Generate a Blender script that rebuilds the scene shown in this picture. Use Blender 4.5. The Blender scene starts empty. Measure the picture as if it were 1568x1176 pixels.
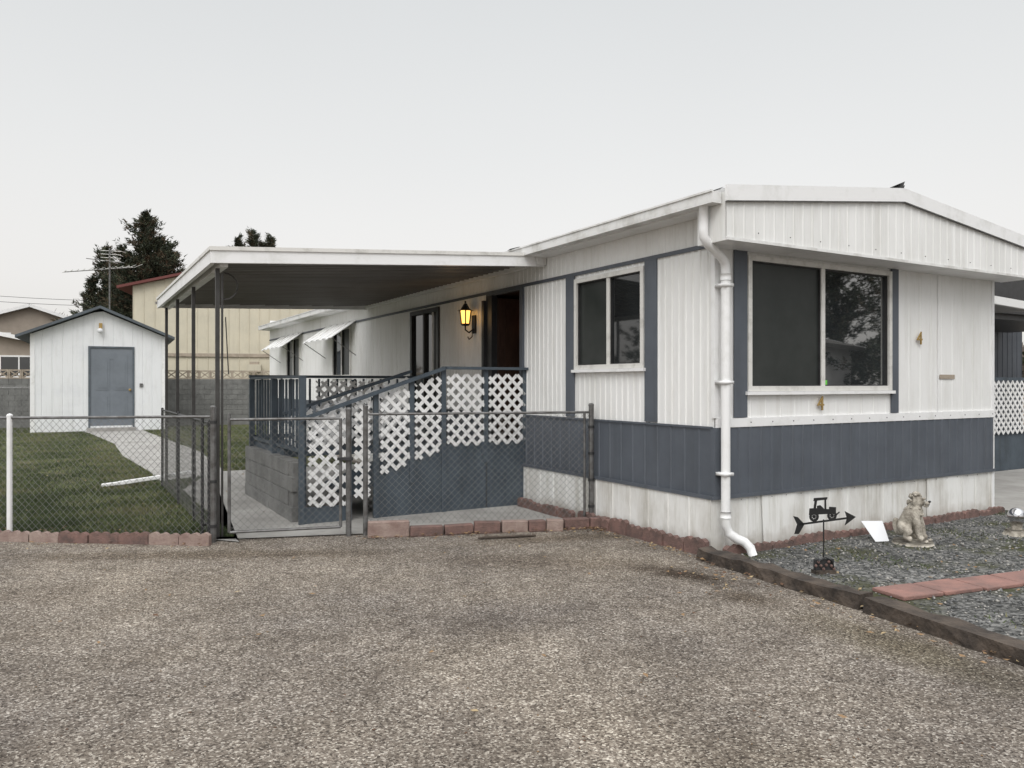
import bpy, math, random
import numpy as np
from mathutils import Vector, Matrix
random.seed(7); rng=np.random.default_rng(7)
S=bpy.context.scene
C30=math.cos(math.radians(30)); S30=.5
P0=Vector((1.90,7.2,0))
def H(a,s,z=0): return (P0.x+a*C30-s*S30, P0.y+a*S30+s*C30, z)

# ------------------------------------------------------------ materials
def mat(name,col,rough=.6,col2=None,scale=3,metal=0,bump=0,bscale=None,det=6,spec=.5,lo=.35,hi=.65,stretch=None,emit=None,streak=0,dirt=None):
    m=bpy.data.materials.new(name); m.use_nodes=True
    nt=m.node_tree; b=nt.nodes['Principled BSDF']; L=nt.links
    b.inputs['Base Color'].default_value=(*col,1); b.inputs['Roughness'].default_value=rough
    b.inputs['Metallic'].default_value=metal; b.inputs['Specular IOR Level'].default_value=spec
    tc=nt.nodes.new('ShaderNodeTexCoord'); src=tc.outputs['Object']; obj=src
    if stretch:
        mp=nt.nodes.new('ShaderNodeMapping'); mp.inputs['Scale'].default_value=stretch
        L.new(src,mp.inputs[0]); src=mp.outputs[0]
    last=None
    if col2:
        n=nt.nodes.new('ShaderNodeTexNoise'); n.inputs['Scale'].default_value=scale; n.inputs['Detail'].default_value=det
        n.inputs['Roughness'].default_value=.65
        L.new(src,n.inputs['Vector'])
        r=nt.nodes.new('ShaderNodeValToRGB'); r.color_ramp.elements[0].position=lo; r.color_ramp.elements[1].position=hi
        r.color_ramp.elements[0].color=(*col2,1); r.color_ramp.elements[1].color=(*col,1)
        L.new(n.outputs['Fac'],r.inputs[0]); last=r.outputs[0]
    if streak:
        mp=nt.nodes.new('ShaderNodeMapping'); mp.inputs['Scale'].default_value=(9,9,.8); L.new(obj,mp.inputs[0])
        n=nt.nodes.new('ShaderNodeTexNoise'); n.inputs['Scale'].default_value=1; n.inputs['Detail'].default_value=6; n.inputs['Roughness'].default_value=.7; L.new(mp.outputs[0],n.inputs['Vector'])
        q=nt.nodes.new('ShaderNodeValToRGB'); q.color_ramp.elements[0].position=.34; q.color_ramp.elements[1].position=.50
        q.color_ramp.elements[0].color=(1-streak,1-streak*1.05,1-streak*1.2,1); q.color_ramp.elements[1].color=(1,1,1,1); L.new(n.outputs['Fac'],q.inputs[0])
        mm=nt.nodes.new('ShaderNodeMixRGB'); mm.blend_type='MULTIPLY'; mm.inputs[0].default_value=1; L.new(last,mm.inputs[1]); L.new(q.outputs[0],mm.inputs[2]); last=mm.outputs[0]
    if dirt:   # splash-back dirt near the ground
        hgt,amt,dc=dirt
        sp=nt.nodes.new('ShaderNodeSeparateXYZ'); L.new(obj,sp.inputs[0])
        n=nt.nodes.new('ShaderNodeTexNoise'); n.inputs['Scale'].default_value=7; n.inputs['Detail'].default_value=6; L.new(obj,n.inputs['Vector'])
        ml=nt.nodes.new('ShaderNodeMath'); ml.operation='MULTIPLY'; ml.inputs[1].default_value=hgt*1.6; L.new(n.outputs['Fac'],ml.inputs[0])
        sb=nt.nodes.new('ShaderNodeMath'); sb.operation='SUBTRACT'; L.new(sp.outputs[2],sb.inputs[0]); L.new(ml.outputs[0],sb.inputs[1])
        q=nt.nodes.new('ShaderNodeMapRange'); q.inputs[1].default_value=-hgt*.8; q.inputs[2].default_value=hgt*.35; q.inputs[3].default_value=amt; q.inputs[4].default_value=0; L.new(sb.outputs[0],q.inputs[0])
        mm=nt.nodes.new('ShaderNodeMixRGB'); L.new(q.outputs[0],mm.inputs[0]); L.new(last,mm.inputs[1]); mm.inputs[2].default_value=(*dc,1); last=mm.outputs[0]
    if last: L.new(last,b.inputs['Base Color'])
    if bump:
        n2=nt.nodes.new('ShaderNodeTexNoise'); n2.inputs['Scale'].default_value=bscale or scale*4; n2.inputs['Detail'].default_value=4
        L.new(src,n2.inputs['Vector'])
        bp=nt.nodes.new('ShaderNodeBump'); bp.inputs['Strength'].default_value=bump; bp.inputs['Distance'].default_value=.02
        L.new(n2.outputs['Fac'],bp.inputs['Height']); L.new(bp.outputs[0],b.inputs['Normal'])
    if emit:
        b.inputs['Emission Color'].default_value=(*emit[0],1); b.inputs['Emission Strength'].default_value=emit[1]
    return m
WHITE=mat('white_siding',(.79,.79,.78),.5,(.69,.69,.67),1.3,bump=.07,bscale=2.2,lo=.28,hi=.52,stretch=(1,1,.35),streak=.10)
SKIRT=mat('white_skirting',(.76,.76,.74),.55,(.52,.50,.46),2.2,bump=.22,bscale=3,lo=.30,hi=.55,stretch=(1,1,.4),streak=.22,dirt=(.16,.75,(.30,.26,.21)))
TRIMW=mat('white_trim',(.79,.79,.79),.4,(.64,.64,.62),4,lo=.25,hi=.5)
FRAME=mat('aluminium_window_frame',(.66,.65,.62),.4,(.48,.47,.44),6,lo=.3,hi=.5)
GUT=mat('gutter_paint',(.72,.72,.71),.4,(.46,.45,.42),3,lo=.3,hi=.52)
BLUE=mat('blue_grey_paint',(.098,.111,.132),.55,(.078,.089,.107),2,bump=.08,bscale=5,streak=.12)
BLUED=mat('blue_deck_paint',(.070,.090,.110),.6,(.046,.060,.076),3,bump=.2,bscale=20,streak=.2)
GLASS=mat('window_glass',(.022,.025,.026),.03,(.012,.013,.014),1.5,spec=1.0,bump=.02,bscale=1.2)
GLASSR=mat('window_glass_reflective',(.03,.034,.036),.02,(.02,.022,.024),1.5,spec=1.4,bump=.02,bscale=1.0)
GLASSR.node_tree.nodes['Principled BSDF'].inputs['IOR'].default_value=1.9
SCREEN=mat('insect_screen',(.034,.038,.036),.33,(.020,.024,.022),2,spec=.5)
DARK=mat('dark_metal',(.035,.035,.037),.5,(.02,.02,.02),8)
BLACK=mat('black_iron',(.012,.012,.012),.5)
POST=mat('bronze_post',(.05,.048,.046),.5,(.03,.028,.026),9)
GALV=mat('galvanised_steel',(.20,.20,.20),.45,(.09,.085,.08),12,metal=.5)
WIRE=mat('fence_wire',(.24,.24,.235),.5,(.14,.14,.135),6,metal=.4)
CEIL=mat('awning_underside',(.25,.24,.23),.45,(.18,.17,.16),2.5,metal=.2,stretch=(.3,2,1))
ROOFM=mat('roof_metal',(.6,.6,.6),.45,(.45,.45,.44),3)
CONC=mat('concrete',(.36,.35,.33),.85,(.25,.24,.225),1.6,bump=.3,bscale=40)
BLOCK=mat('cinder_block',(.205,.205,.197),.9,(.13,.13,.125),3,bump=.5,bscale=60)
BLOCKB=mat('breeze_block_buff',(.42,.36,.29),.9,(.3,.25,.2),5,bump=.4,bscale=50)
EDGE=mat('red_edging_concrete',(.21,.125,.107),.9,(.10,.070,.062),7,bump=.6,bscale=60)
EDGE2=mat('pale_edging_concrete',(.33,.255,.22),.9,(.22,.15,.13),7,bump=.6,bscale=60)
TIE=mat('railroad_tie',(.095,.073,.057),.95,(.028,.022,.018),5,bump=1.0,bscale=25)
PAVER=mat('red_paver',(.32,.17,.14),.9,(.19,.115,.10),4,bump=.5,bscale=50)
WOOD=mat('interior_wood',(.060,.032,.022),.5,(.03,.016,.011),4,stretch=(6,6,1))
CREAM=mat('cream_metal_siding',(.60,.55,.43),.6,(.52,.48,.38),1,streak=.06)
REDT=mat('red_trim',(.13,.03,.025),.6)
SHDOOR=mat('shed_door_paint',(.17,.19,.215),.5,(.14,.158,.18),2)
SHROOF=mat('shed_roof_trim',(.10,.12,.14),.7,(.07,.08,.09),5)
SHWALL=mat('shed_wall',(.74,.75,.76),.6,(.66,.67,.69),1.2,lo=.3,hi=.5,streak=.08)
TANH=mat('tan_house_wall',(.34,.29,.24),.8,(.28,.24,.2),2)
SHING=mat('shingle_roof',(.15,.14,.125),.9,(.09,.08,.075),8,bump=.4,bscale=20)
STONE=mat('statue_stone',(.52,.48,.41),.9,(.22,.195,.16),9,bump=.7,bscale=45,lo=.38,hi=.6)
BRASS=mat('brass',(.40,.27,.10),.4,metal=.4)
PAPER=mat('paper',(.72,.73,.75),.6)
BARK=mat('bark',(.09,.07,.055),.95,(.05,.04,.03),8,bump=.6,bscale=30)
ND=mat('needles_dark',(.028,.036,.020),.9); NM=mat('needles_mid',(.050,.056,.029),.9); NB=mat('needles_brown',(.080,.058,.034),.9)
TWIG=mat('bare_twig',(.16,.135,.115),.95)
LEAF1=mat('dry_leaf',(.24,.15,.075),.8); LEAF2=mat('dry_leaf_pale',(.36,.27,.15),.8); LEAF3=mat('dry_leaf_dark',(.11,.06,.035),.8)
G1=mat('grass_blade',(.066,.088,.030),.8); G2=mat('grass_blade_light',(.145,.140,.068),.8); G3=mat('grass_blade_dark',(.036,.052,.018),.8)
R1=mat('stone_grey',(.19,.19,.187),.9,(.12,.12,.12),20); R2=mat('stone_pale',(.34,.325,.30),.9); R3=mat('stone_dark',(.075,.077,.077),.9)
PB1=mat('chip_tan',(.34,.295,.245),.9); PB2=mat('chip_pale',(.52,.48,.42),.9); PB3=mat('chip_dark',(.12,.105,.09),.9)
LAMPG=mat('lamp_glass',(.9,.6,.2),.3,emit=((1,.50,.10),2.4))
BULB=mat('indoor_bulb',(.9,.4,.2),.3,emit=((1,.25,.06),1.4))
GREENS=mat('green_sticker',(.15,.6,.08),.5)
CHROME=mat('gazing_ball_silver',(.6,.6,.62),.12,metal=1)
VINYL=mat('lattice_white',(.82,.82,.82),.5,(.66,.66,.65),3,streak=.08)

def groundmat(name,cols,vscale,patch,bumps,tint=None,blots=()):
    m=bpy.data.materials.new(name); m.use_nodes=True; nt=m.node_tree; b=nt.nodes['Principled BSDF']; L=nt.links
    b.inputs['Roughness'].default_value=.95; b.inputs['Specular IOR Level'].default_value=.2
    tc=nt.nodes.new('ShaderNodeTexCoord')
    nz=nt.nodes.new('ShaderNodeTexNoise'); nz.inputs['Scale'].default_value=vscale*.8
    v=nt.nodes.new('ShaderNodeTexVoronoi'); v.inputs['Scale'].default_value=vscale
    mx=nt.nodes.new('ShaderNodeMixRGB'); mx.inputs[0].default_value=.010
    L.new(tc.outputs['Object'],nz.inputs['Vector']); L.new(tc.outputs['Object'],mx.inputs[1]); L.new(nz.outputs['Color'],mx.inputs[2])
    L.new(mx.outputs[0],v.inputs['Vector'])
    r=nt.nodes.new('ShaderNodeValToRGB'); els=r.color_ramp.elements
    while len(els)<len(cols): els.new(.5)
    for i,(p,c) in enumerate(cols): els[i].position=p; els[i].color=(*c,1)
    sp=nt.nodes.new('ShaderNodeSeparateColor'); L.new(v.outputs['Color'],sp.inputs[0]); L.new(sp.outputs[0],r.inputs[0])
    f=nt.nodes.new('ShaderNodeTexNoise'); f.inputs['Scale'].default_value=vscale*.35; f.inputs['Detail'].default_value=6; f.inputs['Roughness'].default_value=.85
    L.new(tc.outputs['Object'],f.inputs['Vector'])
    mr=nt.nodes.new('ShaderNodeMapRange'); mr.inputs[1].default_value=.3; mr.inputs[2].default_value=.7; mr.inputs[3].default_value=.60; mr.inputs[4].default_value=1.34
    L.new(f.outputs['Fac'],mr.inputs[0])
    mu=nt.nodes.new('ShaderNodeMixRGB'); mu.blend_type='MULTIPLY'; mu.inputs[0].default_value=1
    L.new(r.outputs[0],mu.inputs[1]); L.new(mr.outputs[0],mu.inputs[2])
    last=mu.outputs[0]
    for (ps,lo,hi,ca,cb) in patch:
        n=nt.nodes.new('ShaderNodeTexNoise'); n.inputs['Scale'].default_value=ps; n.inputs['Detail'].default_value=5; n.inputs['Roughness'].default_value=.6
        L.new(tc.outputs['Object'],n.inputs['Vector'])
        q=nt.nodes.new('ShaderNodeValToRGB'); q.color_ramp.elements[0].position=lo; q.color_ramp.elements[1].position=hi
        q.color_ramp.elements[0].color=(*ca,1); q.color_ramp.elements[1].color=(*cb,1)
        L.new(n.outputs['Fac'],q.inputs[0])
        m2=nt.nodes.new('ShaderNodeMixRGB'); m2.blend_type='MULTIPLY'; m2.inputs[0].default_value=1
        L.new(last,m2.inputs[1]); L.new(q.outputs[0],m2.inputs[2]); last=m2.outputs[0]
    if tint:
        c,ps,lo,hi=tint
        n=nt.nodes.new('ShaderNodeTexNoise'); n.inputs['Scale'].default_value=ps; n.inputs['Detail'].default_value=6
        L.new(tc.outputs['Object'],n.inputs['Vector'])
        q=nt.nodes.new('ShaderNodeMapRange'); q.inputs[1].default_value=lo; q.inputs[2].default_value=hi
        L.new(n.outputs['Fac'],q.inputs[0])
        m2=nt.nodes.new('ShaderNodeMixRGB'); L.new(q.outputs[0],m2.inputs[0]); L.new(last,m2.inputs[1]); m2.inputs[2].default_value=(*c,1); last=m2.outputs[0]
    for (bx,by,sx_,sy_,rot,c,amt) in blots:
        mp=nt.nodes.new('ShaderNodeMapping'); mp.vector_type='TEXTURE'; mp.inputs['Location'].default_value=(bx,by,0); mp.inputs['Rotation'].default_value=(0,0,math.radians(rot)); mp.inputs['Scale'].default_value=(sx_,sy_,1)
        dn=nt.nodes.new('ShaderNodeTexNoise'); dn.inputs['Scale'].default_value=5; dn.inputs['Detail'].default_value=6
        L.new(tc.outputs['Object'],dn.inputs['Vector']); L.new(tc.outputs['Object'],mp.inputs[0])
        gr=nt.nodes.new('ShaderNodeVectorMath'); gr.operation='LENGTH'; L.new(mp.outputs[0],gr.inputs[0])
        a1=nt.nodes.new('ShaderNodeMath'); a1.operation='ADD'; L.new(gr.outputs['Value'],a1.inputs[0]); L.new(dn.outputs['Fac'],a1.inputs[1])
        q=nt.nodes.new('ShaderNodeMapRange'); q.inputs[1].default_value=.8; q.inputs[2].default_value=1.6; q.inputs[3].default_value=amt; q.inputs[4].default_value=0; L.new(a1.outputs[0],q.inputs[0])
        m2=nt.nodes.new('ShaderNodeMixRGB'); m2.blend_type='MULTIPLY'; L.new(q.outputs[0],m2.inputs[0]); L.new(last,m2.inputs[1]); m2.inputs[2].default_value=(*c,1); last=m2.outputs[0]
    L.new(last,b.inputs['Base Color'])
    bp=nt.nodes.new('ShaderNodeBump'); bp.inputs['Strength'].default_value=bumps; bp.inputs['Distance'].default_value=.008
    ad=nt.nodes.new('ShaderNodeMath'); ad.operation='ADD'; L.new(f.outputs['Fac'],ad.inputs[0]); L.new(v.outputs['Distance'],ad.inputs[1])
    L.new(ad.outputs[0],bp.inputs['Height']); L.new(bp.outputs[0],b.inputs['Normal'])
    return m
GRAV=groundmat('weathered_chip_asphalt',[(0,(.060,.050,.042)),(.30,(.175,.150,.126)),(.75,(.260,.228,.193)),(1,(.56,.52,.46))],105,
   [(.40,.36,.64,(.76,.76,.78),(1.12,1.10,1.06)),(1.7,.38,.62,(.82,.81,.80),(1.10,1.10,1.10)),(9,.35,.65,(.84,.83,.82),(1.13,1.13,1.13))],.8,
   blots=[(1.45,6.45,.55,.22,-40,(.26,.22,.19),.95),(1.75,5.75,.35,.18,-50,(.42,.37,.32),.75),(.3,6.9,1.6,.35,-10,(.66,.62,.58),.7),(2.4,4.6,1.0,.3,-62,(.56,.54,.44),.8),(-.2,5.2,1.2,.5,20,(.76,.76,.78),.8),(-3,7.2,2.5,.25,3,(.58,.54,.49),.85),(-4,5.6,1.6,.4,25,(.78,.76,.74),.8),(.6,8.0,1.3,.25,12,(.60,.55,.50),.8),(1.0,3.2,.5,.35,0,(.72,.70,.66),.7)])
LAWN=groundmat('lawn_soil_grass',[(0,(.035,.043,.016)),(.5,(.065,.078,.030)),(1,(.11,.112,.052))],45,[(.8,.35,.65,(.68,.72,.70),(1.25,1.2,1.15))],.6,tint=((.105,.088,.052),1.7,.5,.8))
BED=groundmat('gravel_bed_ground',[(0,(.045,.045,.043)),(.5,(.125,.125,.12)),(1,(.25,.245,.235))],38,[(1.2,.35,.65,(.7,.7,.7),(1.2,1.2,1.2))],1.0,tint=((.058,.060,.030),1.3,.50,.62))

# ------------------------------------------------------------ mesh builder
class MB:
    def __init__(s): s.v=[]; s.f=[]; s.mi=[]; s.ms=[]
    def m(s,mt):
        if mt not in s.ms: s.ms.append(mt)
        return s.ms.index(mt)
    def poly(s,pts,mt):
        n=len(s.v); s.v+= [tuple(p) for p in pts]; s.f.append(tuple(range(n,n+len(pts)))); s.mi.append(s.m(mt))
    def hexa(s,c,mt):
        n=len(s.v); s.v+=[tuple(p) for p in c]; k=s.m(mt)
        for q in ((0,3,2,1),(4,5,6,7),(0,1,5,4),(1,2,6,5),(2,3,7,6),(3,0,4,7)):
            s.f.append(tuple(n+i for i in q)); s.mi.append(k)
    def box(s,x0,x1,y0,y1,z0,z1,mt):
        x0,x1=sorted((x0,x1)); y0,y1=sorted((y0,y1)); z0,z1=sorted((z0,z1))
        s.hexa([(x0,y0,z0),(x1,y0,z0),(x1,y1,z0),(x0,y1,z0),(x0,y0,z1),(x1,y0,z1),(x1,y1,z1),(x0,y1,z1)],mt)
    def obox(s,P,t0,t1,o0,o1,z0,z1,mt):
        a=P(t0,o0,z0); b=P(t1,o1,z1); s.box(a[0],b[0],a[1],b[1],z0,z1,mt)
    def beam(s,p,q,w,h,mt,up=(0,0,1)):
        p=Vector(p); q=Vector(q); d=(q-p).normalized(); u=Vector(up)
        if abs(d.dot(u))>.98: u=Vector((0,1,0))
        r=d.cross(u).normalized()*w/2; u=r.cross(d).normalized()*h/2
        s.hexa([p-r-u,p+r-u,q+r-u,q-r-u,p-r+u,p+r+u,q+r+u,q-r+u],mt)
    def tube(s,pts,r,mt,n=8,r2=None):
        pts=[Vector(p) for p in pts]; k=s.m(mt); base=len(s.v); N=len(pts)
        for i,p in enumerate(pts):
            d=(pts[min(i+1,N-1)]-pts[max(i-1,0)]).normalized()
            u=Vector((0,0,1)) if abs(d.z)<.9 else Vector((1,0,0))
            a=d.cross(u).normalized(); b=d.cross(a).normalized()
            rr=r if r2 is None else r+(r2-r)*i/max(1,N-1)
            for j in range(n):
                t=2*math.pi*j/n; s.v.append(tuple(p+a*math.cos(t)*rr+b*math.sin(t)*rr))
        for i in range(N-1):
            for j in range(n):
                s.f.append((base+i*n+j,base+i*n+(j+1)%n,base+(i+1)*n+(j+1)%n,base+(i+1)*n+j)); s.mi.append(k)
        s.f.append(tuple(base+j for j in range(n))); s.mi.append(k)
        s.f.append(tuple(base+(N-1)*n+j for j in reversed(range(n)))); s.mi.append(k)
    def prism(s,pts,vec,mt):
        v=Vector(vec); a=[Vector(p) for p in pts]; b=[p+v for p in a]; s.poly(a[::-1],mt); s.poly(b,mt)
        for i in range(len(a)):
            j=(i+1)%len(a); s.poly([a[i],a[j],b[j],b[i]],mt)
    def sphere(s,c,r,mt,n=10,sc=(1,1,1)):
        c=Vector(c); k=s.m(mt); base=len(s.v); m2=n//2+1
        for i in range(m2+1):
            ph=math.pi*i/m2
            for j in range(n):
                th=2*math.pi*j/n
                s.v.append((c.x+r*sc[0]*math.sin(ph)*math.cos(th),c.y+r*sc[1]*math.sin(ph)*math.sin(th),c.z+r*sc[2]*math.cos(ph)))
        for i in range(m2):
            for j in range(n):
                s.f.append((base+i*n+j,base+(i+1)*n+j,base+(i+1)*n+(j+1)%n,base+i*n+(j+1)%n)); s.mi.append(k)
    def obj(s,name,parent=None,smooth=False,bevel=0):
        me=bpy.data.meshes.new(name); me.from_pydata(s.v,[],s.f)
        for mt in s.ms: me.materials.append(mt)
        me.polygons.foreach_set('material_index',s.mi)
        if smooth: me.polygons.foreach_set('use_smooth',[True]*len(s.f))
        me.update(); o=bpy.data.objects.new(name,me); S.collection.objects.link(o)
        if parent: o.parent=parent
        if bevel:
            b=o.modifiers.new('bevel','BEVEL'); b.width=bevel; b.segments=2; b.limit_method='ANGLE'
        return o
def empty(name,loc=(0,0,0),rot=0):
    e=bpy.data.objects.new(name,None); e.location=loc; e.rotation_euler=(0,0,rot); S.collection.objects.link(e); e.empty_display_size=.2; return e
def hempty(name): return empty(name,P0,math.radians(30))
PL=lambda t,o,z:(-o,t,z)
PF=lambda t,o,z:(t,-o,z)
def ribwall(mb,P,off,t0,t1,z0,z1,pitch,w,d,mt,openings=(),ph=0):
    cols=sorted({t0,t1,*[c for o in openings for c in o[:2]]})
    for c0,c1 in zip(cols[:-1],cols[1:]):
        mid=(c0+c1)/2; ops=sorted([(o[2],o[3]) for o in openings if o[0]<mid<o[1]])
        segs=[]; z=z0
        for a,b in ops: segs.append((z,a)); z=b
        segs.append((z,z1))
        ts={c0,c1}
        k=int(math.floor(c0/pitch))-1
        prof=((-w/2-.008,0),(-w/2,d),(w/2,d),(w/2+.008,0))
        while k*pitch<c1+pitch:
            for e,_ in prof:
                t=k*pitch+e+ph
                if c0<t<c1: ts.add(t)
            k+=1
        def of(t):
            e=(t-ph+pitch/2)%pitch-pitch/2; e=abs(e)
            return d if e<=w/2+1e-6 else (0 if e>=w/2+.008-1e-6 else d*(1-(e-w/2)/.008))
        ts=sorted(ts)
        for za,zb in segs:
            if not callable(zb) and zb-za<1e-4: continue
            for a,b in zip(ts[:-1],ts[1:]):
                ta=zb(a) if callable(zb) else zb; tb=zb(b) if callable(zb) else zb
                mb.poly([P(a,off+of(a),za),P(b,off+of(b),za),P(b,off+of(b),tb),P(a,off+of(a),ta)],mt)
def window(parent,P,t0,t1,z0,z1,split,g1=SCREEN,g2=GLASS,fr=.05,name='window'):
    m=MB(); o0,o1=-.03,.035
    m.obox(P,t0,t0+fr,o0,o1,z0,z1,FRAME); m.obox(P,t1-fr,t1,o0,o1,z0,z1,FRAME)
    m.obox(P,t0+fr,t1-fr,o0,o1,z1-fr,z1,FRAME); m.obox(P,t0+fr,t1-fr,o0,o1,z0,z0+fr,FRAME)
    m.obox(P,t0-.03,t1+.03,0.005,.055,z0-.035,z0-.002,TRIMW)
    ms=fr*.75
    m.obox(P,split-ms/2-.01,split+ms/2+.01,o0,.022,z0+fr,z1-fr,FRAME)
    for a,b in ((t0+fr,split-ms/2-.01),(split+ms/2+.01,t1-fr)):
        g=.012
        m.obox(P,a,a+g,-.02,.010,z0+fr,z1-fr,DARK); m.obox(P,b-g,b,-.02,.010,z0+fr,z1-fr,DARK)
        m.obox(P,a+g,b-g,-.02,.010,z0+fr,z0+fr+g,DARK); m.obox(P,a+g,b-g,-.02,.010,z1-fr-g,z1-fr,DARK)
    m.poly([P(t0+fr,-.012,z0+fr),P(split,-.012,z0+fr),P(split,-.012,z1-fr),P(t0+fr,-.012,z1-fr)],g1)
    m.poly([P(split,-.018,z0+fr),P(t1-fr,-.018,z0+fr),P(t1-fr,-.018,z1-fr),P(split,-.018,z1-fr)],g2)
    return m.obj(name,parent)

# ------------------------------------------------------------ mobile home
home=hempty('mobile_home'); W=4.7; LEN=18.3
m=MB()
WL=(1.0,2.27,1.77,2.84); WF=(.405,2.63,1.53,2.84)
opsL=[WL,(3.55,4.33,.83,2.86),(6.15,7.35,.9,2.86),(10.65,11.95,1.75,2.84),(14.8,16.2,1.75,2.84)]
ribwall(m,PL,0,0,LEN,1.19,2.9,.10,.018,.008,WHITE,opsL)
ribwall(m,PF,0,0,W,1.27,2.9,.21,.010,.004,WHITE,[WF],ph=.05)
ribwall(m,PF,.012,0,W,.54,1.19,.15,.02,.011,BLUE)
ribwall(m,PL,.012,0,LEN,.54,1.19,.20,.016,.010,BLUE,[(3.55,4.33,.83,1.19)])
ribwall(m,PL,-.001,0,LEN,2.9,3.3,.10,.018,.008,WHITE)
ribwall(m,PF,.004,-.06,W,0,.54,.30,.012,.006,SKIRT,ph=.12)
ribwall(m,PL,.05,-.004,LEN,0,.54,.30,.012,.006,SKIRT)
m.poly([(W,0,0),(W,LEN,0),(W,LEN,3.3),(W,0,3.3)],WHITE); m.poly([(0,LEN,0),(W,LEN,0),(W,LEN,3.5),(0,LEN,3.5)],WHITE)
m.obj('walls',home)
m=MB()
m.obox(PF,.0,W,.002,.022,1.19,1.275,TRIMW)
m.obox(PL,0.001,LEN,.026,.030,1.18,1.20,BLUE)
m.obox(PF,-.07,W,.02,.034,.52,.555,BLUE)
m.obox(PL,-.02,LEN,.052,.064,.52,.555,BLUE)
m.obox(PL,.0,LEN,.009,.022,2.885,2.925,BLUE)
m.box(-.02,.03,-.014,.03,1.28,2.88,TRIMW); m.box(-.03,.03,-.026,.03,.556,1.189,BLUE)
m.box(W-.04,W+.01,-.012,.03,0,2.88,TRIMW)
m.obox(PF,.23,.40,.008,.024,1.28,2.88,BLUE); m.obox(PF,2.64,2.76,.008,.024,1.28,2.88,BLUE)
m.obox(PL,.80,.99,.010,.024,1.21,2.884,BLUE); m.obox(PL,2.28,2.46,.010,.024,1.21,2.884,BLUE)
m.obox(PF,3.52,3.53,.004,.012,1.28,2.88,TRIMW)
# skirting repair sheets, slightly lapped and out of plumb
m.hexa([(.62,-.030,.02),(1.12,-.016,.02),(1.12,-.012,.02),(.62,-.026,.02),(.60,-.016,.515),(1.10,-.016,.515),(1.10,-.012,.515),(.60,-.012,.515)],SKIRT)
m.hexa([(3.30,-.016,.02),(3.95,-.028,.02),(3.95,-.024,.02),(3.30,-.012,.02),(3.30,-.016,.515),(3.96,-.016,.515),(3.96,-.012,.515),(3.30,-.012,.515)],SKIRT)
for i in range(22): m.sphere((.1+i*.21,-.030,.50),.005,DARK,5)
for i in range(16): m.sphere((.15+i*.3,-.022,1.232),.007,DARK,5)
for i in range(12): m.sphere((.15+i*.42,-.387,2.96+.0),.006,DARK,5)
m.obj('trim',home)
window(home,PF,*WF,1.5,SCREEN,GLASSR); 
window(home,PL,*WL,1.62,GLASS,SCREEN); 
window(home,PL,10.65,11.95,1.75,2.84,11.3); window(home,PL,14.8,16.2,1.75,2.84,15.5)
m=MB(); m.obox(PF,1.56,1.60,-.015,-.01,1.59,1.64,GREENS); m.obj('window_sticker',home)
m=MB()
for a,b in ((6.15,6.23),(6.72,6.78),(7.27,7.35)): m.obox(PL,a,b,-.03,.03,.9,2.86,DARK)
m.obox(PL,6.23,7.27,-.03,.03,2.79,2.86,DARK); m.obox(PL,6.23,7.27,-.03,.03,.9,.97,DARK)
m.obox(PL,6.40,6.43,-.005,.015,.97,2.79,FRAME)
m.poly([PL(6.2,-.015,.9),PL(7.3,-.015,.9),PL(7.3,-.015,2.8),PL(6.2,-.015,2.8)],GLASS)
m.obj('sliding_door',home)
m=MB()
for a,b in ((3.47,3.55),(4.33,4.50)): m.obox(PL,a,b,-.06,.03,.83,2.86,BLUE if a<4 else DARK)
m.obox(PL,3.47,4.50,-.06,.03,2.861,2.884,BLUE)
m.obox(PL,3.55,4.33,-.08,.05,.80,.83,DARK)
m.obox(PL,4.50,4.56,.03,.07,.9,2.8,DARK)
m.obox(PL,4.28,4.33,-.75,-.06,.86,2.82,WOOD)
for z0_,z1_ in ((.98,1.6),(1.7,2.7)): m.box(.16,.66,4.268,4.279,z0_,z1_,WOOD)
m.obj('entrance_door_frame',home)
m=MB()
m.box(2.4,2.44,2.6,7,.83,2.86,WOOD); m.box(0.05,2.4,6.9,6.95,.83,2.86,WOOD); m.box(0.05,2.4,2.6,2.64,.83,2.86,WOOD)
m.box(.02,2.4,2.6,6.95,.78,.83,WOOD); m.box(.02,2.4,2.6,6.95,2.87,2.9,WOOD)
m.box(1.9,2.38,4.6,5.6,.83,1.7,WOOD); m.box(2.3,2.39,4.2,4.8,2.0,2.5,TRIMW)
m.sphere((.62,4.10,2.52),.035,BULB); m.sphere((.55,4.13,2.46),.025,BULB); m.tube([(.62,4.10,2.87),(.62,4.10,2.56)],.01,DARK,6)
m.obj('entry_room',home)
ze=3.33; zr=3.62; xr=2.3
def rz(x): return ze+(zr-ze)*(1-abs(x-xr)/2.55)
m=MB()
x0,x1=-.22,4.88; y0,y1=-.36,LEN+.2
for a,b in ((x0,xr),(xr,x1)):
    m.hexa([(a,y0,rz(a)-.03),(b,y0,rz(b)-.03),(b,y1,rz(b)-.03),(a,y1,rz(a)-.03),(a,y0,rz(a)),(b,y0,rz(b)),(b,y1,rz(b)),(a,y1,rz(a))],ROOFM)
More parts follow.
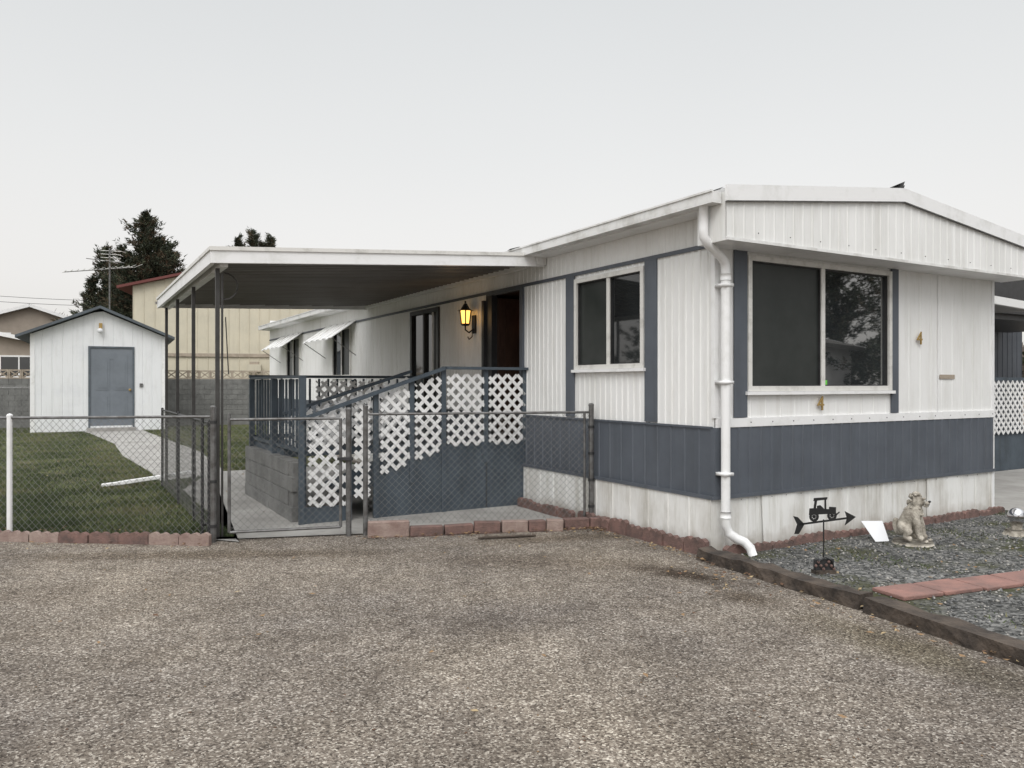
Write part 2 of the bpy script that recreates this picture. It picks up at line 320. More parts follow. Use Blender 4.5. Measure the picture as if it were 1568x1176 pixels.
for a,b in ((x0-.02,xr),(xr,x1+.02)):
    m.hexa([(a,y0-.03,rz(a)-.12),(b,y0-.03,rz(b)-.12),(b,y0-.002,rz(b)-.12),(a,y0-.002,rz(a)-.12),(a,y0-.03,rz(a)+.02),(b,y0-.03,rz(b)+.02),(b,y0-.002,rz(b)+.02),(a,y0-.002,rz(a)+.02)],TRIMW)
    m.hexa([(a,y0-.036,rz(a)-.128),(b,y0-.036,rz(b)-.128),(b,y0-.008,rz(b)-.128),(a,y0-.008,rz(a)-.128),(a,y0-.036,rz(a)-.121),(b,y0-.036,rz(b)-.121),(b,y0-.008,rz(b)-.121),(a,y0-.008,rz(a)-.121)],GALV)
ribwall(m,lambda t,o,z:(t,y0-o,z),0,x0,x1,2.90,lambda t:rz(t)-.10,.13,.012,.005,WHITE)
m.box(x0,x1,y0-.012,y0+.012,2.872,2.90,GUT)
m.box(x0,x0+.02,y0+.013,0,2.872,rz(x0)-.031,WHITE)
m.box(x1-.02,x1,y0+.013,0,2.872,rz(x1)-.031,WHITE)
m.box(x0+.021,x1-.021,y0+.013,-.001,2.873,2.888,TRIMW)
m.box(x0+.021,-.0,0,LEN,3.22,3.24,TRIMW)
m.obj('roof',home)
m=MB()
gx=x0-.01
m.box(gx-.11,gx,y0+.05,LEN,3.20,3.215,GUT); m.box(gx-.11,gx-.10,y0+.05,LEN,3.216,3.31,GUT); m.box(gx-.10,gx,y0+.05,y0+.06,3.216,3.30,GUT)
m.box(gx-.006,gx,y0+.06,LEN,3.216,3.30,GUT); m.box(gx-.122,gx-.111,y0+.05,LEN,3.295,3.312,GUT)
m.box(gx-.004,-.002,.0,LEN,3.19,3.20,TRIMW)
m.obj('gutter',home)
m=MB()
m.tube([(gx-.05,-.14,3.2),(gx-.05,-.14,3.0),(gx-.05,-.14,2.93),(gx+.0,-.14,2.87),(-.05,-.11,2.78),(.02,-.10,2.73),(.035,-.10,2.67),(.035,-.10,2.6),(.035,-.10,.40),(.035,-.10,.30),(.055,-.12,.22),(.11,-.16,.17),(.17,-.20,.14),(.205,-.24,.09),(.215,-.26,.02)],.043,TRIMW,12)
for z in (2.5,1.6,.75): m.box(-.02,.09,-.15,-.02,z,z+.03,TRIMW)
m.tube([(.035,-.10,.42),(.035,-.10,.36)],.05,TRIMW,12)
m.tube([(.035,-.10,2.62),(.035,-.10,2.56)],.05,TRIMW,12)
m.obj('downspout',home,smooth=True)
m=MB()
for (x,y,z,r,h) in ((2.30,-.32,3.62,.2,.10),(-.15,-.2,3.345,.06,.03),(-.28,3.2,3.32,.09,.03)):
    m.poly([(x-r,y,z),(x+r*.2,y-.05,z+h),(x+r,y+.1,z+.02),(x+r*.1,y+.4,z)],DARK); m.poly([(x-r,y,z-.006),(x+r*.1,y+.4,z-.006),(x+r,y+.1,z-.01),(x+r*.2,y-.05,z+h*.6)],DARK)
m.obj('roof_flashing',home)
m=MB()
for a,b in ((10.3,12.5),(14.5,16.9)):
    n=10
    for i in range(n):
        t=a+(b-a)*i/n; t2=a+(b-a)*(i+1)/n; d=.02*(i%2)
        m.hexa([(-.55,t,2.55-d),(-.55,t2,2.55-d),(-.01,t2,2.93-d),(-.01,t,2.93-d),(-.55,t,2.57-d),(-.55,t2,2.57-d),(-.01,t2,2.95-d),(-.01,t,2.95-d)],TRIMW if i%2 else GUT)
    for t in (a,b): m.beam((-.54,t,2.55),(-.02,t,2.2),.015,.015,GALV)
m.obj('window_awning',home)
def digit(x,z):
    c=bpy.data.curves.new('house_number','FONT'); c.body='4'; c.size=.21; c.extrude=.006; c.align_x='CENTER'; c.materials.append(BRASS)
    o=bpy.data.objects.new('house_number',c); S.collection.objects.link(o); o.parent=home; o.location=(x,-.03,z); o.rotation_euler=(math.pi/2,0,0)
digit(3.14,2.05); digit(1.45,1.33)
m=MB(); m.obox(PF,3.56,3.86,.006,.012,1.66,1.71,BLOCKB); m.obj('name_plaque',home)
m=MB(); lx,ly=-.16,4.9
m.obox(PL,4.85,4.95,.008,.03,2.35,2.62,BLACK)
m.tube([(-.02,ly,2.42),(-.10,ly,2.36),(-.16,ly,2.40),(-.16,ly,2.46)],.012,BLACK,6)
m.tube([(-.02,ly,2.42),(-.05,ly,2.30),(-.10,ly,2.26),(-.12,ly,2.30)],.009,BLACK,6)
m.tube([(lx,ly,2.46),(lx,ly,2.49)],.05,BLACK,6,.075)
m.tube([(lx,ly,2.49),(lx,ly,2.68)],.062,LAMPG,6,.088)
for j in range(6):
    t=2*math.pi*j/6+.1; m.tube([(lx+.068*math.cos(t),ly+.068*math.sin(t),2.49),(lx+.094*math.cos(t),ly+.094*math.sin(t),2.685)],.011,BLACK,4)
m.tube([(lx,ly,2.68),(lx,ly,2.70),(lx,ly,2.79)],.125,BLACK,6,.02); m.sphere((lx,ly,2.81),.018,BLACK,6)
m.obj('porch_lantern',home)
l=bpy.data.lights.new('porch_lamp','POINT'); l.energy=1.6; l.color=(1,.6,.25); l.shadow_soft_size=.1
o=bpy.data.objects.new('porch_lamp',l); S.collection.objects.link(o); o.parent=home; o.location=(-.36,4.9,2.58)
l=bpy.data.lights.new('entry_lamp','POINT'); l.energy=1.0; l.color=(1,.5,.28); l.shadow_soft_size=.1
o=bpy.data.objects.new('entry_lamp',l); S.collection.objects.link(o); o.parent=home; o.location=(1.2,3.8,2.5)

# ------------------------------------------------------------ carport awning
car=hempty('carport_awning')
XL=-3.95
def cz(x): return 3.20-(3.20-2.93)*(x/XL)
def yb(x): return 9.6-(9.6-8.3)*(x/XL)
xa=-.03
m=MB()
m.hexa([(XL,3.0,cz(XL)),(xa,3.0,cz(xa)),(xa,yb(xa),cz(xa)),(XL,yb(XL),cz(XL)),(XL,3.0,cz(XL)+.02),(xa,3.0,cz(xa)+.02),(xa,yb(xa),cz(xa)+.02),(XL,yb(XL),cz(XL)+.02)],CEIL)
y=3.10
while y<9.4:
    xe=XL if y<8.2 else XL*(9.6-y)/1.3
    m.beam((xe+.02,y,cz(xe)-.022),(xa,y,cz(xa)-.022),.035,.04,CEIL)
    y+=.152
m.obj('roof_pan',car)
m=MB()
m.hexa([(XL-.05,2.93,cz(XL)-.11),(xa,2.93,cz(xa)-.11),(xa,2.99,cz(xa)-.11),(XL-.05,2.99,cz(XL)-.11),(XL-.05,2.93,cz(XL)+.05),(xa,2.93,cz(xa)+.05),(xa,2.99,cz(xa)+.05),(XL-.05,2.99,cz(XL)+.05)],TRIMW)
m.hexa([(XL-.06,2.915,cz(XL)+.015),(xa,2.915,cz(xa)+.015),(xa,2.929,cz(xa)+.015),(XL-.06,2.915+.014,cz(XL)+.015),(XL-.06,2.915,cz(XL)+.055),(xa,2.915,cz(xa)+.055),(xa,2.929,cz(xa)+.055),(XL-.06,2.929,cz(XL)+.055)],FRAME)
m.box(XL-.05,XL-.003,2.992,8.3,cz(XL)-.11,cz(XL)+.05,TRIMW)
m.box(XL-.065,XL-.052,2.93,8.3,cz(XL)+.02,cz(XL)+.055,FRAME)
m.beam((XL,8.32,cz(XL)-.03),(xa,9.62,cz(xa)-.03),.03,.14,TRIMW)
m.box(XL+.05,XL+.13,3.02,8.2,cz(XL)-.13,cz(XL)-.05,GUT)
m.box(-.10,-.03,3.3,9.5,cz(0)-.09,cz(0)-.02,TRIMW)
m.box(-.16,-.02,2.905,2.925,3.10,3.30,GUT)
m.obj('fascia',car)
m=MB()
for y in (3.14,4.9,6.5,7.9):
    m.box(XL+.03,XL+.07,y,y+.04,.01,cz(XL)-.13,POST)
    m.box(XL+.0,XL+.11,y-.04,y+.08,.0,.012,POST)
m.box(XL+.085,XL+.105,3.14,3.16,.01,2.75,POST)
pts=[(XL+.11+ .14*math.sin(t), 3.165, 2.62+.14*math.cos(t)) for t in [i*.35 for i in range(10)]]
m.tube(pts,.008,POST,5)
m.tube([(XL+.13,3.165,2.3),(XL+.16,3.165,1.7)],.006,POST,5)
m.obj('posts',car)

# ------------------------------------------------------------ porch deck with ramp
deck=hempty('porch_deck_ramp')
def clip(poly,p,d):
    t0,t1=-1e9,1e9; n=len(poly)
    for i in range(n):
        a=poly[i]; b=poly[(i+1)%n]; ex,ez=b[0]-a[0],b[1]-a[1]; nx,nz=-ez,ex
        num=(p[0]-a[0])*nx+(p[1]-a[1])*nz; den=d[0]*nx+d[1]*nz
        if abs(den)<1e-9:
            if num<0: return None
            continue
        t=-num/den
        if den>0: t0=max(t0,t)
        else: t1=min(t1,t)
    return (t0,t1) if t1-t0>.01 else None
def lattice(mb,poly,P,off,sp=.105,w=.042):
    cx=[p[0] for p in poly]; cz_=[p[1] for p in poly]; s2=sp*math.sqrt(2)
    for k,dd in enumerate(((.7071,.7071),(.7071,-.7071))):
        c=min(cx)-3
        while c<max(cx)+3:
            r=clip(poly,(c,min(cz_)),dd)
            if r:
                a=(c+dd[0]*r[0],min(cz_)+dd[1]*r[0]); b=(c+dd[0]*r[1],min(cz_)+dd[1]*r[1])
                o=off+k*.007
                p=Vector(P(a[0],o,a[1])); q=Vector(P(b[0],o,b[1])); nrm=Vector(P(0,1,0))-Vector(P(0,0,0))
                mb.beam(p,q,w,.006,VINYL,up=nrm)
            c+=s2
YF=3.44
def rail(w): return 1.79 if w<1.19 else 1.79-.339*(w-1.19)
PD=lambda t,o,z:(t,YF-o,z)
m=MB()
def pan(w0,w1,h0=.07,h1=1.0,P=PD,flat=None):
    a0,a1=-w1,-w0
    b0=flat[0] if flat else rail(w1)-h1; b1=flat[0] if flat else rail(w0)-h1
    lattice(m,[(a0,b0),(a1,b1),(a1,rail(w0)-h0),(a0,rail(w1)-h0)],P,.02)
pan(.03,.56,.07,.96); pan(.63,1.15,.07,.96); pan(1.24,1.58); pan(1.65,2.02); 
pan(2.44,2.88,.06,1.0,flat=(.20,)); pan(2.16,2.34,.06,1.0,flat=(.25,))
m.obj('front_lattice',deck)
m=MB()
for w,lo in ((.0,0),(.575,.6),(1.17,.0),(1.595,.4),(2.05,0),(2.38,0),(2.93,0)):
    m.box(-w-.06,-w,YF-.03,YF+.012,lo,rail(w)-.0,BLUED)
m.beam((-1.2,YF-.02,1.80),(0.0,YF-.02,1.80),.11,.035,BLUED)
m.beam((-2.99,YF-.02,rail(2.99)+.01),(-1.18,YF-.02,1.80),.11,.035,BLUED)
m.box(-1.2,-.0,YF-.012,YF+.01,.79,.85,BLUED)
for a,b in ((0.0,1.17),(1.23,2.05)):
    p=[(-b,YF-.008,.0),(-a-.0,YF-.008,.0),(-a,YF-.008,rail(a)-.93),(-b,YF-.008,rail(b)-.96)]
    m.prism(p,(0,.02,0),BLUED)
m.box(-2.93,-2.44,YF-.008,YF+.01,.0,.20,BLUED)
m.beam((-.60,YF-.02,.02),(-.60,YF-.02,.86),.006,.01,DARK)
m.box(-.67,-.60,YF-.035,YF-.0081,.70,.86,BLUED)
m.box(-2.9,-.06,4.5,6.3,.68,.78,BLUED); m.box(-1.19,-.06,YF+.02,4.49,.72,.80,BLUED)
m.hexa([(-2.4,YF+.03,.28),(-1.2,YF+.03,.70),(-1.2,4.48,.70),(-2.4,4.48,.28),(-2.4,YF+.03,.34),(-1.2,YF+.03,.78),(-1.2,4.48,.78),(-2.4,4.48,.34)],BLUED)
m.box(-2.95,-2.87,3.55,6.35,1.67,1.70,BLUED); m.box(-2.92,-2.89,3.55,6.3,.80,.84,BLUED)
y=3.62
while y<6.3: m.box(-2.885,-2.86,y,y+.025,.76,1.66,BLUED); y+=.17
m.box(-2.96,-.06,6.28,6.36,1.69,1.73,BLUED); m.box(-2.9,-.06,6.30,6.33,.80,.86,BLUED)
x=-2.8
while x<-.1: m.box(x,x+.028,6.265,6.29,.78,1.68,BLUED); x+=.14
for p in ((-2.93,3.5),(-2.93,4.9),(-2.93,6.28),(-1.4,6.28)): m.box(p[0]-.035,p[0]+.035,p[1]-.035,p[1]+.035,0.02 if p[1]<4 else .7,1.668,BLUED)
m.beam((-2.9,4.5,1.23),(-1.19,4.5,1.77),.09,.035,BLUED); 
m.obj('deck_frame',deck)
m=MB()
PD2=lambda t,o,z:(t,4.5-o,z)
lattice(m,[(-2.85,.8),(-1.25,.9),(-1.25,1.70),(-2.85,1.18)],PD2,.02)
lattice(m,[(-2.0,1.0),(-.9,1.0),(-.9,1.64),(-2.0,1.64)],lambda t,o,z:(t,6.25-o,z),.02)
m.obj('inner_lattice',deck)
m=MB()
for r in range(4):
    z=.01+r*.175; y=3.62+(.2 if r%2 else 0)
    while y<6.3:
        e=random.uniform(-.004,.004); m.box(-3.02+e,-2.86,y,min(y+.392,6.3),z,z+.168,BLOCK); y+=.4
m.box(-3.0,-2.87,3.64,6.28,.0,.69,BLOCK)
m.obj('block_base',deck,bevel=.004)

# ------------------------------------------------------------ chain link fences
def chain(mb,p,q,z0,z1,sp=.075,r=.0013):
    p=Vector((*p,0)); q=Vector((*q,0)); d=(q-p); ln=d.length; d.normalize(); h=z1-z0; nrm=Vector((-d.y,d.x,0))
    k=-int(h/sp)-1
    while k*sp<ln:
        c=k*sp; a=max(0,c); b=min(ln,c+h)
        if b-a>.01:
            for sgn in (0,1):
                za,zb=a-c,b-c
                if sgn: za,zb=h-za,h-zb
                mb.beam(p+d*a+Vector((0,0,z0+za))+nrm*.004*sgn,p+d*b+Vector((0,0,z0+zb))+nrm*.004*sgn,r*2,r*2,WIRE)
        k+=1
def post(mb,p,z,r=.028,mt=GALV):
    mb.tube([(p[0],p[1],0),(p[0],p[1],z)],r,mt,10); mb.sphere((p[0],p[1],z),r*1.15,mt,8,(1,1,.8))
F=[(-12.5,8.35),(-5.19,7.95),(-3.02,7.78),(-2.86,7.78),(-1.72,8.1),(-1.55,8.14),(.90,8.74)]
f=empty('chain_link_fence')
m=MB()
post(m,F[1],1.27,.028,TRIMW)
chain(m,F[0],F[1],.08,1.24); chain(m,F[1],F[2],.08,1.24)
m.tube([(*F[0],1.25),(*F[1],1.25),(*F[2],1.27)],.014,GALV,8); post(m,F[0],1.3)
post(m,F[2],1.36,.030,GALV)
for z in (.15,.6,1.2): m.tube([(F[2][0],F[2][1],z),(F[2][0],F[2][1],z+.03)],.037,DARK,10)
m.obj('left_run',f)
m=MB(); post(m,F[4],1.33,.030,GALV); post(m,F[5],1.36,.026,GALV); post(m,F[6],1.36,.030); post(m,(.82,8.70),1.28,.015)
chain(m,F[5],F[6],.10,1.26); m.tube([(*F[5],1.28),(*F[6],1.28)],.014,GALV,8)
for z in (.2,.5,.8,1.1): m.tube([(F[6][0],F[6][1],z),(F[6][0],F[6][1],z+.03)],.037,DARK,10)
m.obj('right_run',f)
g=empty('chain_link_gate')
m=MB(); a=F[3]; b=(F[4][0]-.08,F[4][1]-.02)
m.tube([(*a,.10),(*a,1.30)],.017,GALV,8); m.tube([(*b,.10),(*b,1.24)],.017,GALV,8)
m.tube([(*a,.10),(*b,.10)],.015,GALV,8); m.tube([(*a,1.24),(*b,1.24)],.015,GALV,8)
chain(m,a,b,.11,1.22)
m.box(b[0]-.03,b[0]+.13,b[1]-.03,b[1]+.02,.80,.83,DARK)
m.obj('gate_leaf',g)
f2=empty('chain_link_fence')
m=MB(); A=Vector((-3.10,7.9)); Ld=Vector((-.5,.866))
pts=[A+Ld*t for t in (0.05,1.15,2.6,4.6)]
for p in pts: post(m,p,1.22,.018,DARK)
chain(m,pts[0],pts[-1],.06,1.2,.09); m.tube([(*pts[0],1.2),(*pts[-1],1.2)],.014,DARK,6)
q=A+Vector((-.12,.1)); post(m,q,1.25,.016,DARK); q2=q+Vector((-.05,.35)); post(m,q2,1.2,.016,DARK); m.tube([(*q,.12),(*q2,.12)],.012,DARK,6)
m.obj('side_run',f2)

# ------------------------------------------------------------ ground
def sheet(name,pts,z,mt):
    m=MB(); m.poly([(p[0],p[1],z) for p in pts],mt); return m.obj(name)
sheet('ground',[(-500,-500),(500,-500),(500,500),(-500,500)],0,GRAV)
lawn=[(-40,8.6),(-12.5,8.4),(-5.19,8.0),(-3.05,7.85),H(-.4,2.2)[:2],H(-.06,18)[:2],(-8.5,34),(-40,34)]
sheet('lawn',lawn,.004,LAWN)
patio=[(-3.05,7.86),(-1.6,8.17),(.93,8.80),H(-.07,9.5)[:2],H(-3.0,9.5)[:2],H(-3.75,7.2)[:2],H(-3.75,2.8)[:2]]
sheet('concrete_patio',patio,.012,CONC)
pl=[(-15.3,27),(-13.4,24.5),(-10.6,20.5),(-8.6,17.0),(-6.6,14.0),(-5.75,12.6),(-5.1,13.6),(-5.7,15.0),(-7.4,18.2),(-9.2,21.0),(-11.9,25.2),(-13,27)]
sheet('concrete_path',pl,.010,CONC)
bed=[(1.80,7.0),(1.95,7.12),H(4.75,-.02)[:2],H(8.5,-.9)[:2],(11,6),(9,0),(3.9,1.0),(2.95,4.4)]
sheet('gravel_bed',bed,.02,BED)
drv=[H(4.9,-.3)[:2],H(9,-.9)[:2],H(16,-.9)[:2],H(16,2.2)[:2],H(9.0,14)[:2],H(4.75,14)[:2]]
sheet('concrete_driveway',drv,.026,CONC)

def inpoly(x,y,poly):
    c=np.zeros(len(x),bool); n=len(poly); j=n-1
    for i in range(n):
        xi,yi=poly[i]; xj,yj=poly[j]
        with np.errstate(divide='ignore',invalid='ignore'):
            t=((yi>y)!=(yj>y))&(x<(xj-xi)*(y-yi)/(yj-yi+1e-12)+xi)
        c^=t; j=i
    return c
def npmesh(name,V,Fc,mats,mi,parent=None):
    me=bpy.data.meshes.new(name); nv=len(V); nf=len(Fc); k=Fc.shape[1]
    me.vertices.add(nv); me.vertices.foreach_set('co',V.astype(np.float32).ravel())
    me.loops.add(nf*k); me.loops.foreach_set('vertex_index',Fc.astype(np.int32).ravel())
    me.polygons.add(nf); me.polygons.foreach_set('loop_start',np.arange(0,nf*k,k,dtype=np.int32))
    for mt in mats: me.materials.append(mt)
    me.polygons.foreach_set('material_index',np.asarray(mi,dtype=np.int32)); me.update(calc_edges=True)
    o=bpy.data.objects.new(name,me); S.collection.objects.link(o)
    if parent: o.parent=parent
    return o
def blades(name,x,y,z0,h,w,mats,mi,lean=.5):
    n=len(x); th=rng.uniform(0,6.283,n); hh=h*rng.uniform(.5,1.2,n); ww=w*rng.uniform(.6,1.3,n)
    dx,dy=np.cos(th)*ww,np.sin(th)*ww; lx=rng.normal(0,lean,n)*hh; ly=rng.normal(0,lean,n)*hh
    V=np.empty((n,3,3)); V[:,0]=np.stack([x-dx,y-dy,np.full(n,z0)],1); V[:,1]=np.stack([x+dx,y+dy,np.full(n,z0)],1); V[:,2]=np.stack([x+lx,y+ly,z0+hh],1)
    return npmesh(name,V.reshape(-1,3),np.arange(3*n).reshape(-1,3),mats,mi)
n=190000
r=rng.random(n); y=8+ 20*r**1.7; x=-(y*.70)+rng.random(n)*(y*.70-1)
k=inpoly(x,y,lawn)&~inpoly(x,y,patio)&~inpoly(x,y,pl); x,y=x[k],y[k]
fld=.5*np.sin(x*1.3+.8*np.sin(y*.9))*np.cos(y*1.1+1)+.4*np.sin(x*3.1+y*1.7)+.3*np.sin(y*4.3-x*2.2)+rng.normal(0,.40,len(x))
mi=np.where(fld>.48,1,np.where(fld<-.15,2,0))
thin=rng.random(len(x))<np.where(np.sin(x*2.3+2)*np.sin(y*1.9)+.4*np.sin(x*5+y*3)>.45,.35,1.0)
blades('lawn_grass',x[thin],y[thin],.004,.042,.006,[G1,G2,G3],mi[thin])
def stones(name,x,y,z,smin,smax,mats,prob,flat=.7):
    n=len(x); base=np.array([[1,0,0],[0,1,0],[-1,0,0],[0,-1,0],[0,0,1],[0,0,-.6]],float)
    s=rng.uniform(smin,smax,n)*rng.uniform(.6,1.2,n); V=base[None]*rng.uniform(.6,1.2,(n,6,1))
    V[:,4]+=rng.uniform(-.4,.4,(n,3))*[1,1,.2]
    V=V*s[:,None,None]*np.array([1,1,flat]); th=rng.uniform(0,6.28,n); c,sn=np.cos(th)[:,None],np.sin(th)[:,None]
    X=V[:,:,0]*c-V[:,:,1]*sn*.8+x[:,None]; Y=V[:,:,0]*sn+V[:,:,1]*c*.8+y[:,None]; Z=V[:,:,2]+z
    fc=np.array([[0,1,4],[1,2,4],[2,3,4],[3,0,4],[1,0,5],[2,1,5],[3,2,5],[0,3,5]])
    Fc=(fc[None]+6*np.arange(n)[:,None,None]).reshape(-1,3)
    return npmesh(name,np.stack([X,Y,Z],2).reshape(-1,3),Fc,mats,np.repeat(rng.choice(len(mats),n,p=prob),8))
n=26000; x=rng.uniform(1.8,9,n); y=rng.uniform(2.5,10,n); k=inpoly(x,y,bed)&~inpoly(x,y,drv); x,y=x[k],y[k]
stones('gravel_stones',x,y,.024,.006,.020,[R1,R2,R3],[.5,.22,.28])
drvp=[(-20,-1),(20,-1),(1.9,7),(.9,8.6),(-3,7.6),(-20,8.2)]
n=26000; x=rng.uniform(-6,6,n); y=1.8+rng.random(n)**1.3*7; k=~inpoly(x,y,bed)&~inpoly(x,y,patio)&~inpoly(x,y,lawn)&(np.abs(x)<y*.75)&inpoly(x,y,drvp); x,y=x[k],y[k]
stones('loose_chips',x,y,.001,.002,.0075,[PB1,PB2,PB3],[.42,.28,.30])
# bits of plant litter on the driveway
n=2600; x=rng.uniform(-6,4,n); y=2.2+rng.random(n)*6; k=~inpoly(x,y,bed)&~inpoly(x,y,lawn)&inpoly(x,y,drvp); x,y=x[k],y[k]
stones('driveway_litter',x,y,.002,.003,.010,[LEAF3,LEAF1,BARK],[.5,.2,.3],.25)
n=30000; x=rng.uniform(2,9,n); y=rng.uniform(2.5,10,n)
nz=np.sin(x*2.1+1)*np.cos(y*2.7)+.6*np.sin(x*5.3+y*4.1)+rng.normal(0,.35,n)
k=inpoly(x,y,bed)&~inpoly(x,y,drv)&(nz>.85); blades('weeds',x[k],y[k],.02,.03,.006,[G1,G2,G3],rng.choice(3,int(k.sum()),p=[.4,.3,.3]),.9)
def leaves(name,x,y,z,s=.020):
    n=len(x); th=rng.uniform(0,6.28,n); s=s*rng.uniform(.5,1.4,n); base=np.array([[-1,0],[0,-.55],[1,0],[0,.55]])
    c,sn=np.cos(th)[:,None],np.sin(th)[:,None]; X=(base[:,0]*c-base[:,1]*sn)*s[:,None]+x[:,None]; Y=(base[:,0]*sn+base[:,1]*c)*s[:,None]+y[:,None]
    Z=z+rng.uniform(.003,.018,(n,4)); return npmesh(name,np.stack([X,Y,Z],2).reshape(-1,3),np.arange(4*n).reshape(-1,4),[LEAF1,LEAF2,LEAF3],rng.choice(3,n,p=[.42,.23,.35]))
xs=[];ys=[]
def along(p,q,n,sd,dx=0,dy=0):
    t=rng.random(n); xs.append(p[0]+(q[0]-p[0])*t+rng.normal(dx,sd,n)); ys.append(p[1]+(q[1]-p[1])*t+rng.normal(dy,sd,n))
along((-9,8.2),(-3,7.8),190,.12,0,.3); along((-9,7.75),(-3,7.55),80,.06); along((-1.5,7.9),(1,8.5),180,.09,0,-.02); along((1.0,8.4),(1.8,7.1),70,.06,-.12,-.05); along((1.8,7.0),(2.9,4.3),90,.12,-.1,0); along((1.2,8.4),(0.7,8.4),70,.1); along((1.5,6.5),(1.8,6.0),60,.2)
xs.append(rng.uniform(-14,-3,260)); ys.append(rng.uniform(8.2,18,260)); xs.append(rng.uniform(-6,5,70)); ys.append(rng.uniform(3,8,70)); xs.append(rng.uniform(2.5,6,130)); ys.append(rng.uniform(4.5,8.5,130))
leaves('fallen_leaves',np.concatenate(xs),np.concatenate(ys),.018)

# ------------------------------------------------------------ edging
def edging(name,pts,h=.13,seg=.30,th=.055,mt=EDGE,alt=None,jit=.012,base=0):
    m=MB()
    for p,q in zip(pts[:-1],pts[1:]):
        p=Vector((p[0],p[1],0)); q=Vector((q[0],q[1],0)); d=q-p; n=max(1,round(d.length/seg)); u=d/n; dn=d.normalized(); nr=Vector((-dn.y,dn.x,0))
        for i in range(n):
            a=p+u*i+nr*random.uniform(-jit,jit); L=u.length-.008; hh=h*random.uniform(.86,1.08)+base; til=random.uniform(-.016,.016)
            prof=[(0,0),(L,0)]; k=3
            for j in range(k):
                for s_ in range(5):
                    t=(j+s_/4.0)/k; prof.append((L*(1-t),hh-.028+.028*math.sin(math.pi*s_/4)+til*(1-t)))
            m.prism([a+dn*c+Vector((0,0,z))-nr*th/2 for c,z in prof],nr*th,alt if alt and random.random()<.2 else mt)
    return m.obj(name,bevel=.004)
edging('scalloped_edging',[(-12.5,8.22),(-5.2,7.85),(-2.98,7.62)],alt=EDGE2)
edging('scalloped_edging',[H(-.13,2.0)[:2],H(-.12,-.02)[:2]],h=.14)
edging('scalloped_edging',[H(-.0,-.13)[:2],H(4.75,-.10)[:2]],h=.10)
edging('scalloped_edging',[H(-.16,3.35)[:2],H(-.15,2.1)[:2]],h=.12)
m=MB(); p=Vector((-1.50,7.98,0)); q=Vector((1.02,8.55,0)); d=(q-p).normalized(); t=0; L=(q-p).length; i=0
while t<L-.1:
    l=.44 if i==0 else random.choice((.2,.32,.36,.3)); h=.17 if i==0 else random.uniform(.10,.135); c=p+d*t+Vector((0,random.uniform(-.03,.03),0)); e=c+d*(l-.015)+Vector((0,random.uniform(-.02,.02),random.uniform(-.01,.01)))
    m.beam(c+Vector((0,0,h/2)),e+Vector((0,0,h/2)),.10,h,EDGE2 if i==0 or random.random()<.2 else EDGE); t+=l; i+=1
m.beam((-.35,7.90,.02),(.25,8.06,.015),.035,.022,TIE)
m.obj('brick_edging',bevel=.012)
m=MB()
def tie(p,q,w=.17,h=.15):
    p=Vector(p); q=Vector(q); n=16; d=(q-p).normalized(); r=Vector((d.y,-d.x,0)); rows=[]
    for i in range(n+1):
        c=p+(q-p)*i/n; j=lambda a=.012: random.uniform(-a,a)
        rows.append([c-r*(w/2+j()),c-r*(w/2-.01+j())+Vector((0,0,h+j())),c+r*(w/2-.01+j())+Vector((0,0,h+j())),c+r*(w/2+j())])
    for a,b in zip(rows[:-1],rows[1:]):
        for k in range(3): m.poly([a[k],b[k],b[k+1],a[k+1]],TIE)
    m.poly(rows[0],TIE); m.poly(rows[-1][::-1],TIE)
tie((1.76,7.05,0),(2.52,5.48,0),h=.10); tie((2.54,5.42,0),(3.76,2.5,0),h=.10)
m.obj('railroad_tie_border')
m=MB(); a=Vector((2.80,5.72,.02)); b=Vector((6.2,7.0,.02)); d=(b-a).normalized(); r=Vector((-d.y,d.x,0)); t=0
while t<3.6:
    c=a+d*t+r*random.uniform(-.02,.02); m.hexa([c+r*-.15,c+d*.39-r*.15,c+d*.39+r*.15,c+r*.15]+[v+Vector((0,0,.030+random.uniform(-.004,.004))) for v in (c-r*.15,c+d*.39-r*.15,c+d*.39+r*.15,c+r*.15)],PAVER); t+=.405
m.obj('paver_path',bevel=.008)
m=MB(); m.beam((-6.15,12.0,.05),(-5.05,12.3,.20),.08,.06,TRIMW); m.beam((-6.35,11.9,.03),(-6.15,12.0,.05),.09,.05,TRIMW)
m.obj('loose_downspout_piece',bevel=.01)
m=MB(); c=Vector((3.62,7.66,.03)); m.hexa([c,c+Vector((.15,.03,0)),c+Vector((.15,.036,0)),c+Vector((0,.006,0)),c+Vector((-.09,.12,.185)),c+Vector((.14,.15,.18)),c+Vector((.14,.156,.18)),c+Vector((-.09,.126,.185))],PAPER); m.obj('leaning_white_board')

